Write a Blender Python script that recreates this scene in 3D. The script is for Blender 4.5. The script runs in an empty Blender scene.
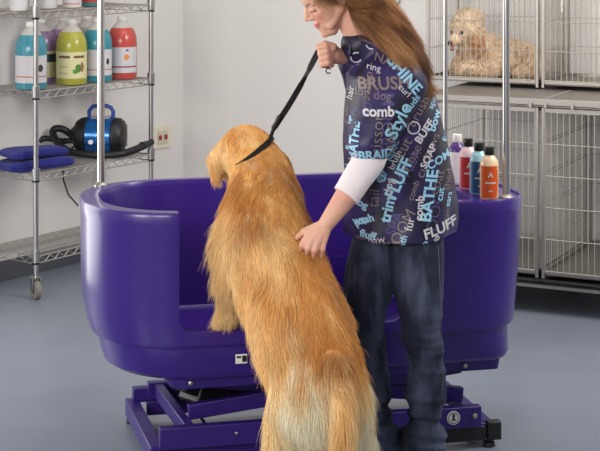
import bpy, bmesh, math, random
import numpy as np
from mathutils import Vector, Matrix, Quaternion, noise
from mathutils.bvhtree import BVHTree

random.seed(7); rng = np.random.default_rng(7)
scene = bpy.context.scene
col = scene.collection
R = math.radians

# ------------------------------------------------------------------ camera, world, lights, exposure
HORIZON, FPX, CAM_H = -75.0, 1600.0, 1.77
cam_data = bpy.data.cameras.new('camera')
cam = bpy.data.objects.new('camera', cam_data); col.objects.link(cam)
cam.location = (0, 0, CAM_H); cam.rotation_euler = (R(90), 0, 0)
cam_data.sensor_width = 36.0; cam_data.lens = FPX/600*36
cam_data.shift_y = (HORIZON-225.5)/600
cam_data.clip_end = 60
scene.camera = cam

world = bpy.data.worlds.new('world'); scene.world = world; world.use_nodes = True
bg = world.node_tree.nodes['Background']
bg.inputs[0].default_value = (0.93, 0.95, 1.0, 1); bg.inputs[1].default_value = 0.46

def area_light(name, loc, target, sx, sy, power, color=(1, 1, 1)):
    l = bpy.data.lights.new(name, 'AREA'); l.shape = 'RECTANGLE'; l.size = sx; l.size_y = sy
    l.energy = power; l.color = color
    o = bpy.data.objects.new(name, l); col.objects.link(o); o.location = loc
    d = Vector(target)-Vector(loc); o.rotation_euler = d.to_track_quat('-Z', 'Y').to_euler()
    return o
area_light('ceiling_light', (0.3, 6.2, 3.3), (0.3, 6.4, 0), 3.0, 2.2, 54, (1, .965, .92))
area_light('tub_streak_light', (-2.47, 6.30, 0.98), (-1.0, 5.25, 0.98), 1.5, 1.75, 52, (1, .98, .95))  # added lamp by the left wall for the streak on the tub, no window
area_light('key_light', (-3.2, 1.8, 2.0), (0.0, 5.2, 0.8), 1.3, 1.3, 120, (1, .97, .93))
area_light('front_light', (-1.6, 0.3, 2.3), (0.0, 5.0, 0.4), 1.6, 1.2, 108, (1, .97, .93))
area_light('cage_fill_light', (2.3, 5.2, 2.7), (1.3, 8.3, 0.7), 1.4, 1.0, 105, (1, .98, .95))  # added fill lamp that brightens the cages and the wall behind them

scene.view_settings.view_transform = 'Standard'
scene.view_settings.look = 'None'
scene.view_settings.gamma = 1.0
scene.view_settings.use_curve_mapping = False
scene.view_settings.exposure = -0.28

# ------------------------------------------------------------------ helpers
def W(px, py, Y):
    """point of the room seen at pixel (px, py) at distance Y"""
    return Vector(((px-300)*Y/FPX, Y, CAM_H-(py-HORIZON)*Y/FPX))

def c(r, g, b, a=1.0):
    def f(v):
        v /= 255.0
        return v/12.92 if v <= .04045 else ((v+.055)/1.055)**2.4
    return (f(r), f(g), f(b), a)

def mat(name, color, rough=.5, metal=0.0, var=0.0, vscale=8.0, bump=0.0, bscale=60.0, color2=None,
        trans=0.0, coat=0.0, sheen=0.0, sss=0.0, ior=1.45, detail=4.0, stretch=None, lo=.35, hi=.65):
    m = bpy.data.materials.new(name); m.use_nodes = True
    nt = m.node_tree; b = nt.nodes['Principled BSDF']
    b.inputs['Base Color'].default_value = color
    b.inputs['Roughness'].default_value = rough; b.inputs['Metallic'].default_value = metal
    b.inputs['IOR'].default_value = ior
    b.inputs['Transmission Weight'].default_value = trans
    b.inputs['Coat Weight'].default_value = coat
    b.inputs['Coat Roughness'].default_value = .14
    b.inputs['Sheen Weight'].default_value = sheen
    if sss:
        b.inputs['Subsurface Weight'].default_value = sss
        b.inputs['Subsurface Radius'].default_value = (.012, .004, .002)
        b.inputs['Subsurface Scale'].default_value = 1.0
    tc = nt.nodes.new('ShaderNodeTexCoord')
    src = tc.outputs['Object']
    if stretch:
        mp = nt.nodes.new('ShaderNodeMapping'); mp.inputs['Scale'].default_value = stretch
        nt.links.new(src, mp.inputs['Vector']); src = mp.outputs['Vector']
    if color2 is None and var:
        color2 = tuple(min(1, v*(1-var)) for v in color[:3])+(1,)
    if color2 is not None:
        n = nt.nodes.new('ShaderNodeTexNoise'); n.inputs['Scale'].default_value = vscale; n.inputs['Detail'].default_value = detail
        r = nt.nodes.new('ShaderNodeValToRGB')
        r.color_ramp.elements[0].position = lo; r.color_ramp.elements[1].position = hi
        r.color_ramp.elements[0].color = color; r.color_ramp.elements[1].color = color2
        nt.links.new(src, n.inputs['Vector']); nt.links.new(n.outputs[0], r.inputs[0])
        nt.links.new(r.outputs[0], b.inputs['Base Color'])
    if bump:
        n = nt.nodes.new('ShaderNodeTexNoise'); n.inputs['Scale'].default_value = bscale; n.inputs['Detail'].default_value = 3
        bp = nt.nodes.new('ShaderNodeBump'); bp.inputs['Strength'].default_value = bump; bp.inputs['Distance'].default_value = .01
        nt.links.new(src, n.inputs['Vector']); nt.links.new(n.outputs[0], bp.inputs['Height'])
        nt.links.new(bp.outputs[0], b.inputs['Normal'])
    return m

def attr_mat(name, rough=.5, sss=0.0, attr='Col', hair=False):
    m = bpy.data.materials.new(name); m.use_nodes = True
    nt = m.node_tree; b = nt.nodes['Principled BSDF']
    b.inputs['Roughness'].default_value = rough
    if sss:
        b.inputs['Subsurface Weight'].default_value = sss
        b.inputs['Subsurface Radius'].default_value = (.012, .004, .002)
        b.inputs['Subsurface Scale'].default_value = 1.0
    if hair: b.inputs['Specular IOR Level'].default_value = .35
    a = nt.nodes.new('ShaderNodeAttribute'); a.attribute_name = attr
    nt.links.new(a.outputs['Color'], b.inputs['Base Color'])
    return m

class MB:
    """collects shapes into one mesh"""
    def __init__(s): s.v = []; s.f = []
    def add(s, vs, fs):
        o = len(s.v); s.v += [tuple(v) for v in vs]; s.f += [tuple(i+o for i in f) for f in fs]; return s
    def box(s, cx, cy, cz, sx, sy, sz, M=None):
        vs = [Vector((cx+i*sx/2, cy+j*sy/2, cz+k*sz/2)) for i in (-1, 1) for j in (-1, 1) for k in (-1, 1)]
        if M is not None: vs = [M @ v for v in vs]
        return s.add(vs, [(0, 1, 3, 2), (4, 6, 7, 5), (0, 4, 5, 1), (2, 3, 7, 6), (0, 2, 6, 4), (1, 5, 7, 3)])
    def beam(s, p, q, w, h, up=Vector((0, 0, 1))):
        p = Vector(p); q = Vector(q); d = (q-p).normalized(); sd = d.cross(up).normalized(); u = sd.cross(d)
        vs = [a+sd*i*w/2+u*j*h/2 for a in (p, q) for i, j in ((-1, -1), (1, -1), (1, 1), (-1, 1))]
        return s.add(vs, [(3, 2, 1, 0), (4, 5, 6, 7), (0, 1, 5, 4), (1, 2, 6, 5), (2, 3, 7, 6), (3, 0, 4, 7)])
    def tube(s, pts, r, n=8, closed=False):
        pts = [Vector(p) for p in pts]; rs = r if isinstance(r, (list, tuple)) else [r]*len(pts)
        L = len(pts); prev = None; rings = []
        for i, p in enumerate(pts):
            if closed: d = (pts[(i+1) % L]-pts[i-1])
            else: d = pts[min(i+1, L-1)]-pts[max(i-1, 0)]
            d.normalize()
            if prev is None:
                a = Vector((0, 0, 1)) if abs(d.z) < .9 else Vector((1, 0, 0))
                u = d.cross(a).normalized()
            else:
                u = (prev-d*prev.dot(d)).normalized()
            prev = u; w = d.cross(u)
            rings.append([p+(u*math.cos(t)+w*math.sin(t))*rs[i] for t in [2*math.pi*k/n for k in range(n)]])
        return s.loft(rings, cap=not closed, loop=closed)
    def loft(s, rings, cap=True, loop=False):
        n = len(rings[0]); vs = [v for r in rings for v in r]; fs = []
        m = len(rings)
        for i in range(m if loop else m-1):
            a = i*n; b = ((i+1) % m)*n
            for k in range(n):
                k2 = (k+1) % n; fs.append((a+k, a+k2, b+k2, b+k))
        if cap:
            fs.append(tuple(range(n-1, -1, -1))); fs.append(tuple((m-1)*n+k for k in range(n)))
        return s.add(vs, fs)
    def lathe(s, prof, n=28, o=(0, 0, 0)):
        o = Vector(o)
        return s.loft([[o+Vector((r*math.cos(2*math.pi*k/n), r*math.sin(2*math.pi*k/n), z)) for k in range(n)] for r, z in prof])
    def cyl(s, p, q, r, n=16): return s.tube([p, q], r, n)
    def mesh(s, name):
        me = bpy.data.meshes.new(name); me.from_pydata(s.v, [], s.f); me.update()
        bm = bmesh.new(); bm.from_mesh(me); bmesh.ops.recalc_face_normals(bm, faces=bm.faces); bm.to_mesh(me); bm.free()
        return me
    def build(s, name, m, parent=None, smooth=40, bevel=0, seg=2):
        return finish(s.mesh(name), name, m, parent, smooth, bevel, seg)

def finish(me, name, m, parent=None, smooth=40, bevel=0, seg=2):
    me.materials.clear(); me.materials.append(m)
    if smooth:
        for p in me.polygons: p.use_smooth = True
        me.set_sharp_from_angle(angle=R(smooth))
    o = bpy.data.objects.new(name, me); col.objects.link(o)
    if parent is not None: o.parent = parent
    if bevel:
        b = o.modifiers.new('bevel', 'BEVEL'); b.width = bevel; b.segments = seg; b.limit_method = 'ANGLE'; b.angle_limit = R(35)
    return o

def tag(o, label=None, cat=None, group=None, kind=None):
    if label: o['label'] = label
    if cat: o['category'] = cat
    if group: o['group'] = group
    if kind: o['kind'] = kind
    return o
def thing(name, label, cat, loc=(0, 0, 0), rz=0, group=None):
    o = bpy.data.objects.new(name, None); col.objects.link(o); o.empty_display_size = .1
    o.location = loc; o.rotation_euler = (0, 0, rz)
    return tag(o, label, cat, group)
def struct(name, mb, m, **k):
    o = mb.build(name, m, None, **k); o['kind'] = 'structure'; return o
def kids(o): return [x for x in bpy.data.objects if x.parent == o]
def copy_tree(o, parent=None):
    n = o.copy(); col.objects.link(n); n.parent = parent
    for ch in kids(o): copy_tree(ch, n)
    return n

def evaluated(me, mods):
    """mesh data after modifiers: mods is a list of (type, dict)"""
    o = bpy.data.objects.new('work', me); col.objects.link(o)
    for t, kw in mods:
        md = o.modifiers.new(t, t)
        for k, v in kw.items(): setattr(md, k, v)
    dg = bpy.context.evaluated_depsgraph_get(); dg.update()
    out = bpy.data.meshes.new_from_object(o.evaluated_get(dg))
    bpy.data.objects.remove(o); bpy.data.meshes.remove(me)
    return out

# soft bodies: tapered capsules and ellipsoids merged into one surface
def capsule(mb, p, r0, q, r1, n=20, h=6):
    p = Vector(p); q = Vector(q); d = q-p
    if d.length < 1e-6: d = Vector((0, 0, 1e-4))
    d.normalize(); a = Vector((0, 0, 1)) if abs(d.z) < .9 else Vector((1, 0, 0))
    u = d.cross(a).normalized(); w = d.cross(u); rings = []
    for i in range(h+1):
        t = -math.pi/2*(1-i/h)+(1e-3 if i == 0 else 0)
        rings.append((p+d*math.sin(t)*r0, math.cos(t)*r0))
    for i in range(h+1):
        t = math.pi/2*i/h-(1e-3 if i == h else 0)
        rings.append((q+d*math.sin(t)*r1, math.cos(t)*r1))
    mb.loft([[o+(u*math.cos(2*math.pi*k/n)+w*math.sin(2*math.pi*k/n))*max(r, 1e-5) for k in range(n)] for o, r in rings])
def chain(mb, pts):
    for (p, r), (q, s_) in zip(pts, pts[1:]): capsule(mb, p, r, q, s_)
def ellipsoid(mb, o, radii, axes=None, n=24, h=14):
    o = Vector(o); A = axes or (Vector((1, 0, 0)), Vector((0, 1, 0)), Vector((0, 0, 1)))
    rings = []
    for i in range(h+1):
        t = -math.pi/2+math.pi*i/h; t = max(-math.pi/2+1e-3, min(math.pi/2-1e-3, t))
        rings.append([o+A[0]*radii[0]*math.cos(t)*math.cos(2*math.pi*k/n)+A[1]*radii[1]*math.cos(t)*math.sin(2*math.pi*k/n)+A[2]*radii[2]*math.sin(t) for k in range(n)])
    mb.loft(rings)
def fuse(mb, voxel, smooth=6, factor=.5):
    return evaluated(mb.mesh('work'), [('REMESH', dict(mode='VOXEL', voxel_size=voxel)), ('SMOOTH', dict(factor=factor, iterations=smooth))])

def wobble(P, freq, seed=0):
    """smooth vector noise for arrays of points"""
    r = np.random.default_rng(seed); out = np.zeros_like(P)
    for k in range(5):
        d = r.normal(size=(3, 3)); d /= np.linalg.norm(d, axis=1)[:, None]
        f = freq*(0.6+.5*k); ph = r.uniform(0, 6.28, 3)
        out += np.sin(P @ d.T*f+ph)/(1+.35*k)
    return out/2.2

def displace(me, fn):
    n = len(me.vertices); co = np.empty(n*3); me.vertices.foreach_get('co', co); co = co.reshape(-1, 3)
    nn = np.empty(n*3); me.vertices.foreach_get('normal', nn); nn = nn.reshape(-1, 3)
    co = co+nn*fn(co, nn)[:, None]; me.vertices.foreach_set('co', co.ravel()); me.update()
    return me
def vcolor(me, fn):
    n = len(me.vertices); co = np.empty(n*3); me.vertices.foreach_get('co', co); co = co.reshape(-1, 3)
    cc = np.ones((n, 4)); cc[:, :3] = fn(co)
    a = me.attributes.new('Col', 'FLOAT_COLOR', 'POINT'); a.data.foreach_set('color', cc.ravel())

def strands(name, me, count, flow, length, color, m, parent, steps=6, lift=.35, radius=.0006, curl=.0, keep=None, clump=.25, seed=3, gravity=.1, wfreq=30):
    """hair rooted on a mesh and combed along flow()"""
    r = np.random.default_rng(seed)
    me.calc_loop_triangles(); T = len(me.loop_triangles)
    tri = np.empty(T*3, dtype=np.int32); me.loop_triangles.foreach_get('vertices', tri); tri = tri.reshape(-1, 3)
    n = len(me.vertices); co = np.empty(n*3); me.vertices.foreach_get('co', co); co = co.reshape(-1, 3)
    nn = np.empty(n*3); me.vertices.foreach_get('normal', nn); nn = nn.reshape(-1, 3)
    A, B, C = co[tri[:, 0]], co[tri[:, 1]], co[tri[:, 2]]
    ar = np.linalg.norm(np.cross(B-A, C-A), axis=1); ar /= ar.sum()
    ix = r.choice(T, count, p=ar); u = r.random(count); v = r.random(count); fl = u+v > 1; u[fl] = 1-u[fl]; v[fl] = 1-v[fl]
    P = A[ix]+(B-A)[ix]*u[:, None]+(C-A)[ix]*v[:, None]
    N = nn[tri[ix]].mean(axis=1); N /= np.linalg.norm(N, axis=1)[:, None]+1e-9
    if keep is not None:
        k = keep(P, N); P, N = P[k], N[k]
    cnt = len(P); L = length(P, N)*r.uniform(.7, 1.15, cnt)
    F = flow(P, N); F -= N*(F*N).sum(1)[:, None]; F /= np.linalg.norm(F, axis=1)[:, None]+1e-9
    F = F+clump*wobble(P, wfreq, seed); F -= N*np.minimum(0, (F*N).sum(1))[:, None]
    jit = r.normal(size=(cnt, 3))*.10
    pts = np.zeros((cnt, steps+1, 3)); pts[:, 0] = P-N*.001
    cur = P-N*.001
    ph = r.uniform(0, 6.28, cnt)
    for i in range(steps):
        t = (i+.5)/steps
        d = F+N*(lift*(1-t*1.5))+jit+np.array([0, 0, -gravity*t*2])
        if curl:
            side = np.cross(F, N); a = ph+t*9
            d = d+curl*(side*np.sin(a)[:, None]+N*np.cos(a)[:, None])
        d /= np.linalg.norm(d, axis=1)[:, None]
        cur = cur+d*(L/steps)[:, None]; pts[:, i+1] = cur
    hc = bpy.data.hair_curves.new(name); hc.add_curves([steps+1]*cnt)
    hc.attributes['position'].data.foreach_set('vector', pts.ravel()) if 'position' in hc.attributes else hc.position_data.foreach_set('vector', pts.ravel())
    rad = hc.attributes.get('radius') or hc.attributes.new('radius', 'FLOAT', 'POINT')
    rr = radius*np.linspace(1.0, .15, steps+1)[None, :]*r.uniform(.7, 1.2, cnt)[:, None]
    rad.data.foreach_set('value', rr.ravel())
    cc = np.ones((cnt, 4)); cc[:, :3] = color(P, N, r)
    ca = hc.attributes.new('Col', 'FLOAT_COLOR', 'CURVE'); ca.data.foreach_set('color', cc.ravel())
    hc.materials.append(m)
    o = bpy.data.objects.new(name, hc); col.objects.link(o); o.parent = parent
    return o

def lin(r_, g, b): return np.array(c(r_, g, b)[:3])
def mix(a, b, t): t = np.clip(t, 0, 1)[:, None]; return a*(1-t)+b*t
def sstep(x, a, b): t = np.clip((x-a)/(b-a), 0, 1); return t*t*(3-2*t)

# ------------------------------------------------------------------ materials
M_wall = mat('wall_paint', c(214, 210, 206), .85, bump=.05, bscale=180)
M_floor = mat('resilient_floor', c(122, 129, 142), .32, var=.08, vscale=3.0, bump=.03, bscale=40)
M_base = mat('rubber_baseboard', c(78, 80, 88), .6)
M_chrome = mat('chrome', c(186, 184, 182), .3, 1.0)
M_steel = mat('brushed_steel', c(168, 163, 156), .38, 1.0)
M_wire = mat('nickel_wire', c(176, 170, 162), .5, .6)
M_deck = mat('stainless_deck', c(140, 134, 127), .45, .6, var=.2, vscale=5)
M_black = mat('black_plastic', c(24, 23, 25), .45)
M_rubber = mat('grey_rubber', c(120, 116, 108), .7)
M_purple = mat('purple_moulded_plastic', c(49, 23, 115), .32, coat=.28, bump=.015, bscale=14)
M_pmetal = mat('purple_powder_coat', c(47, 24, 108), .4, var=.15, vscale=20)
M_white = mat('white_plastic', c(228, 226, 222), .4)
M_paper = mat('white_label', c(222, 218, 216), .6)

# ------------------------------------------------------------------ the room
E1 = Vector((math.cos(R(26)), -math.sin(R(26)), 0)); E2 = Vector((math.sin(R(26)), math.cos(R(26)), 0))
EL = Vector((math.cos(R(54)), math.sin(R(54)), 0)); NL = Vector((EL.y, -EL.x, 0))
CORNER = Vector((-.664, 9.08, 0))
b = MB(); b.box(0, 4.5, -.05, 16, 16, .1); struct('floor', b, M_floor, smooth=0)
def slab(p, q, thick, z0, z1, nrm):
    m = MB(); vs = [p, q, q+nrm*thick, p+nrm*thick]
    m.add([Vector((v.x, v.y, z)) for z in (z0, z1) for v in vs], [(0, 1, 2, 3), (7, 6, 5, 4), (0, 4, 5, 1), (1, 5, 6, 2), (2, 6, 7, 3), (3, 7, 4, 0)])
    return m
struct('wall_left', slab(CORNER-EL*7.5, CORNER+EL*.12, .12, 0, 3.5, -NL), M_wall, smooth=0)
struct('wall_back', slab(CORNER, CORNER+E1*7, .12, 0, 3.5, E2), M_wall, smooth=0)
struct('baseboard_left', slab(CORNER-EL*7.5, CORNER, .012, 0.001, .10, NL), M_base, smooth=0)
struct('baseboard_back', slab(CORNER+E1*.012, CORNER+E1*7, .012, 0.001, .10, -E2), M_base, smooth=0)

# wall outlet on the left wall, beside the rack's far post
def on_line(px, P0, d):
    k = (px-300)/FPX
    s_ = (k*P0.y-P0.x)/(d.x-k*d.y); return P0+d*s_
wl = on_line(161, CORNER, -EL)
ppm = FPX/wl.y
t = thing('electrical_outlet', 'cream wall outlet plate with red sockets beside the far rack post', 'electrical outlet', (wl.x, wl.y, CAM_H-(137-HORIZON)/ppm), math.atan2(EL.y, EL.x))
# local x along wall (away), local -y out of the wall
m = MB(); m.box(0, -.005, 0, .15, .01, .125); m.build('cover_plate', mat('cream_plastic', c(214, 208, 190), .5), t, bevel=.002)
for sx in (-.024, .024):
    m = MB(); m.box(sx, -.012, 0, .034, .006, .072); so = m.build('socket', mat('outlet_socket', c(196, 190, 172), .5), t)
    m = MB()
    m.box(sx, -.0165, 0, .022, .004, .026)
    m.build('socket_face', mat('red_socket', c(150, 40, 32), .5), so)

# metal ring hook high on the back wall
hk = on_line(397, CORNER, E1); ppm = FPX/hk.y
t = thing('wall_hook', 'small grey metal ring hook high on the white back wall', 'hook', (hk.x, hk.y, CAM_H-(0-HORIZON)/ppm), math.atan2(E1.y, E1.x))
m = MB(); m.cyl((0, -.002, .02), (0, -.02, .02), .008); m.build('mount', M_steel, t)
m = MB(); m.tube([(.022*math.cos(a), -.015, .022*math.sin(a)) for a in np.linspace(0, 2*math.pi, 20, endpoint=False)], .004, 6, closed=True); m.build('ring', M_steel, t)

# ------------------------------------------------------------------ wire shelving rack
RK = Vector((-1.25, 7.57, 0)); RKD = Vector((.482, .68, 0)).normalized(); RKN = Vector((-RKD.y, RKD.x, 0))                # near front post
RW, RD = .834, .355
rack_rot = math.atan2(RKD.y, RKD.x)            # local x along the wall going away; local +y towards the wall
rack = thing('wire_shelving_rack', 'chrome wire shelving rack on casters along the left wall', 'shelving rack', RK, rack_rot)
def zat(y, Y): return CAM_H-(y-HORIZON)*Y/FPX
SH = [.20, .589, .979, 1.359]
for (x, y) in ((0, 0), (RW, 0), (0, RD), (RW, RD)):
    m = MB(); m.cyl((x, y, .125), (x, y, 1.78), .0125, 14)
    for k in range(62): m.tube([(x, y, .16+k*.0254), (x, y, .163+k*.0254)], .0135, 12)
    p = m.build('post', M_chrome, rack)
    for z in SH:
        q = MB(); q.lathe([(.0145, -.028), (.0185, -.026), (.0205, .02), (.0205, .03), (.0145, .031)], 14, (x, y, z)); q.build('shelf_collar', M_chrome, p)
        q = MB(); q.lathe([(.0135, -.036), (.0175, -.036), (.0175, -.028), (.0135, -.028)], 14, (x, y, z)); q.build('black_sleeve', M_black, p)
    cs = MB(); cs.cyl((x, y, .09), (x, y, .135), .008, 10); cs.box(x+.0, y, .102, .045, .04, .008)
    
    for sg in (-1, 1): cs.beam((x+.93*.02*sg, y-.37*.02*sg, .04), (x+.93*.02*sg, y-.37*.02*sg, .1), .026, .003, Vector((.93, -.37, 0)))
    co = cs.build('caster', M_chrome, rack, bevel=.001)
    wh = MB(); ca = Vector((.93, -.37, 0)); cc_ = Vector((x+.0, y-.0, .045)); wh.tube([cc_-ca*.014, cc_-ca*.011, cc_+ca*.011, cc_+ca*.014], [.036, .045, .045, .036], 24)
    wo = wh.build('wheel', M_rubber, co)
    hb = MB(); hb.cyl(cc_-ca*.017, cc_+ca*.017, .016, 14); hb.build('hub', mat('hub_plastic', c(70, 68, 66), .5), wo)
for z in SH:
    m = MB(); r1, r2 = .0034, .0022
    for (zz) in (z, z-.032):
        m.tube([(0, 0, zz), (RW, 0, zz), (RW, RD, zz), (0, RD, zz)], r1, 8, closed=True)
    for y in (0, RD):
        pts = []; n = 26
        for i in range(n+1): pts.append((RW*i/n, y, z-.003 if i % 2 else z-.029))
        m.tube(pts, r2, 5)
    for x in (0, RW):
        pts = []; n = 10
        for i in range(n+1): pts.append((x, RD*i/n, z-.003 if i % 2 else z-.029))
        m.tube(pts, r2, 5)
    for y in (RD/3, RD*2/3): m.tube([(0, y, z-.004), (RW, y, z-.004)], r1, 6)
    n = 40
    for i in range(1, n): m.tube([(RW*i/n, 0, z), (RW*i/n, RD, z)], .0016, 5)
    m.build('wire_shelf', M_wire, rack)

def rack_pt(px, depth, z):
    """rack-shelf point at pixel column px, depth metres from the rack's front edge"""
    P0 = RK+RKN*depth
    p = on_line(px, P0, RKD); return Vector((p.x, p.y, z))

def liquid(name, col_, t=.35):
    m = mat(name, col_, .18, var=.12, vscale=6); m.node_tree.nodes['Principled BSDF'].inputs['Subsurface Weight'].default_value = .25
    m.node_tree.nodes['Principled BSDF'].inputs['Subsurface Radius'].default_value = (.02, .02, .02)
    return m
M_frost = mat('translucent_jug_plastic', c(190, 186, 180), .35, sss=0)
def jug(px, depth, z, colr, label, group, lab_col, bands, scale=1.0, art=None, faces=True, shoulder=None):
    p = rack_pt(px, depth, z+.003)
    yaw = math.atan2(-p.y, -p.x)+math.pi/2        # label side towards the room
    t = thing('shampoo_jug', label, 'jug', p, yaw, group)
    s = scale
    prof = [(.066, 0), (.074, .006), (.077, .02), (.077, .18), (.0755, .205), (.0705, .228), (.062, .248), (.052, .262)]
    m = MB(); m.lathe([(r*s, h*s) for r, h in prof], 36); m.build('jug_body', liquid('liquid_'+label.split()[0], colr), t)
    m = MB(); m.lathe([(.0522*s, .2615*s), (.045*s, .271*s), (.034*s, .283*s), (.024*s, .294*s), (.022*s, .306*s)], 28)
    m.build('jug_neck', shoulder or M_frost, t)
    m = MB(); m.lathe([(.0245*s, .301*s), (.0255*s, .303*s), (.0255*s, .321*s), (.023*s, .324*s)], 24)
    m.build('cap', M_white, t, bevel=.001)
    def patch(h0, h1, a0, a1, rr, mm, nm, par):
        q = MB(); n = 24; rings = []
        for h in (h0, h1):
            rings.append([Vector((rr*math.sin(a), -rr*math.cos(a), h)) for a in np.linspace(a0, a1, n)])
        vs = rings[0]+rings[1]; fs = [(i, i+1, n+i+1, n+i) for i in range(n-1)]
        q.add(vs, fs); return q.build(nm, mm, par)
    lb = patch(.035*s, .165*s, -1.25, 1.25, .0778*s, mat('jug_label_paper', lab_col, .6), 'label', t)
    for (h0, h1, a0, a1, cc) in bands:
        patch(h0*s, h1*s, a0, a1, .0783*s, mat('label_ink', cc, .6), 'printed_band', lb)
    if art:
        for (a, h, rx, rz_, cc) in art:
            q = MB(); vs = [Vector((.0787*s*math.sin(a), -.0787*s*math.cos(a), h*s))]
            for k in range(14):
                th = 2*math.pi*k/14; aa = a+rx/.0787*math.cos(th)*(1+.15*math.cos(3*th)); hh = h+rz_*math.sin(th)
                vs.append(Vector((.0787*s*math.sin(aa), -.0787*s*math.cos(aa), hh*s)))
            q.add(vs, [(0, k+1, (k+1) % 14+1) for k in range(14)]); q.build('label_picture', mat('label_art', cc, .6), lb)
    return t
Z2 = SH[2]
cream = c(206, 200, 152); wht = c(196, 192, 194)
jug(31, .10, Z2, c(66, 140, 156), 'teal shampoo jug behind the near rack post', None, wht, [(.062, .068, -1.2, 1.2, c(176, 120, 90))], art=[(.62, .105, .014, .018, c(60, 50, 46))])
jug(71.5, .10, Z2, c(166, 164, 66), 'yellow-green shampoo jug with a cream label and green leaf', None, cream,
    [(.135, .147, -.9, -.1, c(110, 78, 50)), (.135, .147, .15, .9, c(110, 78, 50)), (.06, .063, -.9, -.2, c(150, 140, 90)), (.09, .093, -.9, -.2, c(150, 140, 90))],
    art=[(.45, .085, .018, .02, c(70, 120, 50)), (.25, .07, .016, .012, c(90, 140, 60)), (.72, .09, .010, .026, c(150, 100, 70))])
jug(97, .10, Z2, c(58, 138, 154), 'teal shampoo jug between the yellow-green jug and the red jug', None, wht, [(.062, .068, -1.2, 1.2, c(176, 130, 96))], art=[(.75, .105, .01, .016, c(40, 50, 60))])
jug(122, .10, Z2, c(190, 80, 72), 'red shampoo jug with a white label and orange fruit picture', None, wht, [(.062, .069, -1.2, 1.2, c(140, 40, 70))], art=[(.3, .115, .014, .015, c(222, 130, 70)), (.35, .15, .007, .005, c(60, 60, 110))])
jug(41, .26, Z2, c(140, 112, 150), 'mauve shampoo jug half hidden behind the near teal jug', None, cream, [(.11, .15, -1.2, 1.2, c(50, 60, 70))])
jug(63, .27, Z2, c(160, 120, 168), 'lilac shampoo jug in the back row behind the yellow-green jug', None, cream, [(.11, .15, -1.2, 1.2, c(60, 60, 66))])
jug(86, .27, Z2, c(170, 155, 145), 'taupe shampoo jug in the back row between two front jugs', None, wht, [(.11, .15, -1.2, 1.2, c(160, 130, 120))])
Z3 = SH[3]
rose = [(-.3, .12, .012, .012, c(196, 120, 120)), (.2, .10, .016, .012, c(190, 150, 120)), (.35, .145, .01, .012, c(120, 140, 110))]
jug(20, .09, Z3, c(216, 212, 206), 'white jug with a flowered label at the near end of the top shelf', None, wht, [(.13, .14, -.8, .8, c(180, 150, 150))], scale=.62, art=rose)
jug(47, .12, Z3, c(214, 210, 204), 'white jug with a flowered label just past the near post on the top shelf', None, wht, [(.13, .14, -.8, .8, c(180, 160, 150))], scale=.62, art=rose)
jug(72, .08, Z3, c(220, 214, 210), 'white jug with a red flowered label in the middle of the top shelf', None, wht, [(.03, .04, -1, 1, c(200, 120, 110))], scale=.62, art=[(-.1, .09, .018, .02, c(200, 96, 90)), (.4, .11, .012, .02, c(190, 120, 110))])
jug(90, .10, Z3, c(70, 130, 128), 'dark teal jug with a red band behind the tub post, on the top shelf', None, c(160, 60, 52), [(.12, .15, -1.2, 1.2, c(60, 120, 120))], scale=.62)

# folded blue towels on the third shelf
M_towel = mat('blue_terry', c(34, 38, 134), .95, var=.3, vscale=60, bump=.6, bscale=500, sheen=.1)
Z1 = SH[1]
def towel(px, depth, z, L, Wd, H, name_label, seed, skew):
    p = rack_pt(px, depth, z+.003); t = MB()
    n = 26; prof = []
    for i in range(n):
        a = 2*math.pi*i/n
        x = math.copysign(abs(math.cos(a))**.45, math.cos(a))*L/2; zz = math.copysign(abs(math.sin(a))**.6, math.sin(a))*H/2+H/2
        prof.append((x, zz))
    rings = []
    for j in range(9):
        v = -1+2*j/8; y = v*Wd/2; k = 1-.25*abs(v)**4
        rings.append([Vector((x*(1-.03*abs(v)**3), y, H/2+(zz-H/2)*k+.004*math.sin(6*x/L+seed+v))) for x, zz in prof])
    t.loft(rings)
    o = t.build('folded_towel', M_towel, None, smooth=60)
    o.location = p; o.rotation_euler = (0, 0, rack_rot+skew)
    md = o.modifiers.new('sub', 'SUBSURF'); md.levels = 1; md.render_levels = 2
    tag(o, name_label, 'towel', 'folded blue towels on the rack')
    f = MB(); f.tube([Vector((-L*.42, -Wd*.5-.002, H*.52)), Vector((0, -Wd*.5-.004, H*.5)), Vector((L*.44, -Wd*.5-.002, H*.48))], .003, 6)
    f.build('fold_edge', M_towel, o)
    return o
towel(35, .12, Z1, .36, .19, .058, 'blue folded towel lying directly on the wire shelf under another', 1, -.25)
towel(34, .12, Z1+.061, .32, .17, .046, 'blue folded towel on top of the other blue towel', 2.4, -.2)

# pet dryer
p = rack_pt(101, .15, Z1+.004)
dry = thing('pet_dryer', 'blue and black canister pet dryer with a hose on the third shelf', 'dryer', p, -.12)
M_dblue = mat('metallic_blue', c(34, 104, 176), .25, .55, coat=.4)
r_ = .09; zc = .102
def ringsx(prof, n=32):
    m = MB(); m.loft([[Vector((x, r*math.cos(2*math.pi*k/n), zc+r*math.sin(2*math.pi*k/n))) for k in range(n)] for x, r in prof]); return m
ringsx([(-.065, .089), (-.063, .0915), (.063, .0915), (.065, .089)]).build('blue_shell', M_dblue, dry)
ringsx([(.064, .088), (.07, .095), (.1, .092), (.118, .078), (.124, .05), (.125, .01)]).build('rear_cap', M_black, dry)
ringsx([(-.064, .088), (-.07, .095), (-.1, .092), (-.125, .075), (-.14, .045), (-.15, .04)]).build('front_cap', M_black, dry)
m = MB()
for k in range(9): m.box(.126, 0, zc-.05+k*.0125, .004, .09, .005)
m.build('vent_grille', mat('dark_vent', c(50, 50, 54), .5), dry)
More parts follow.
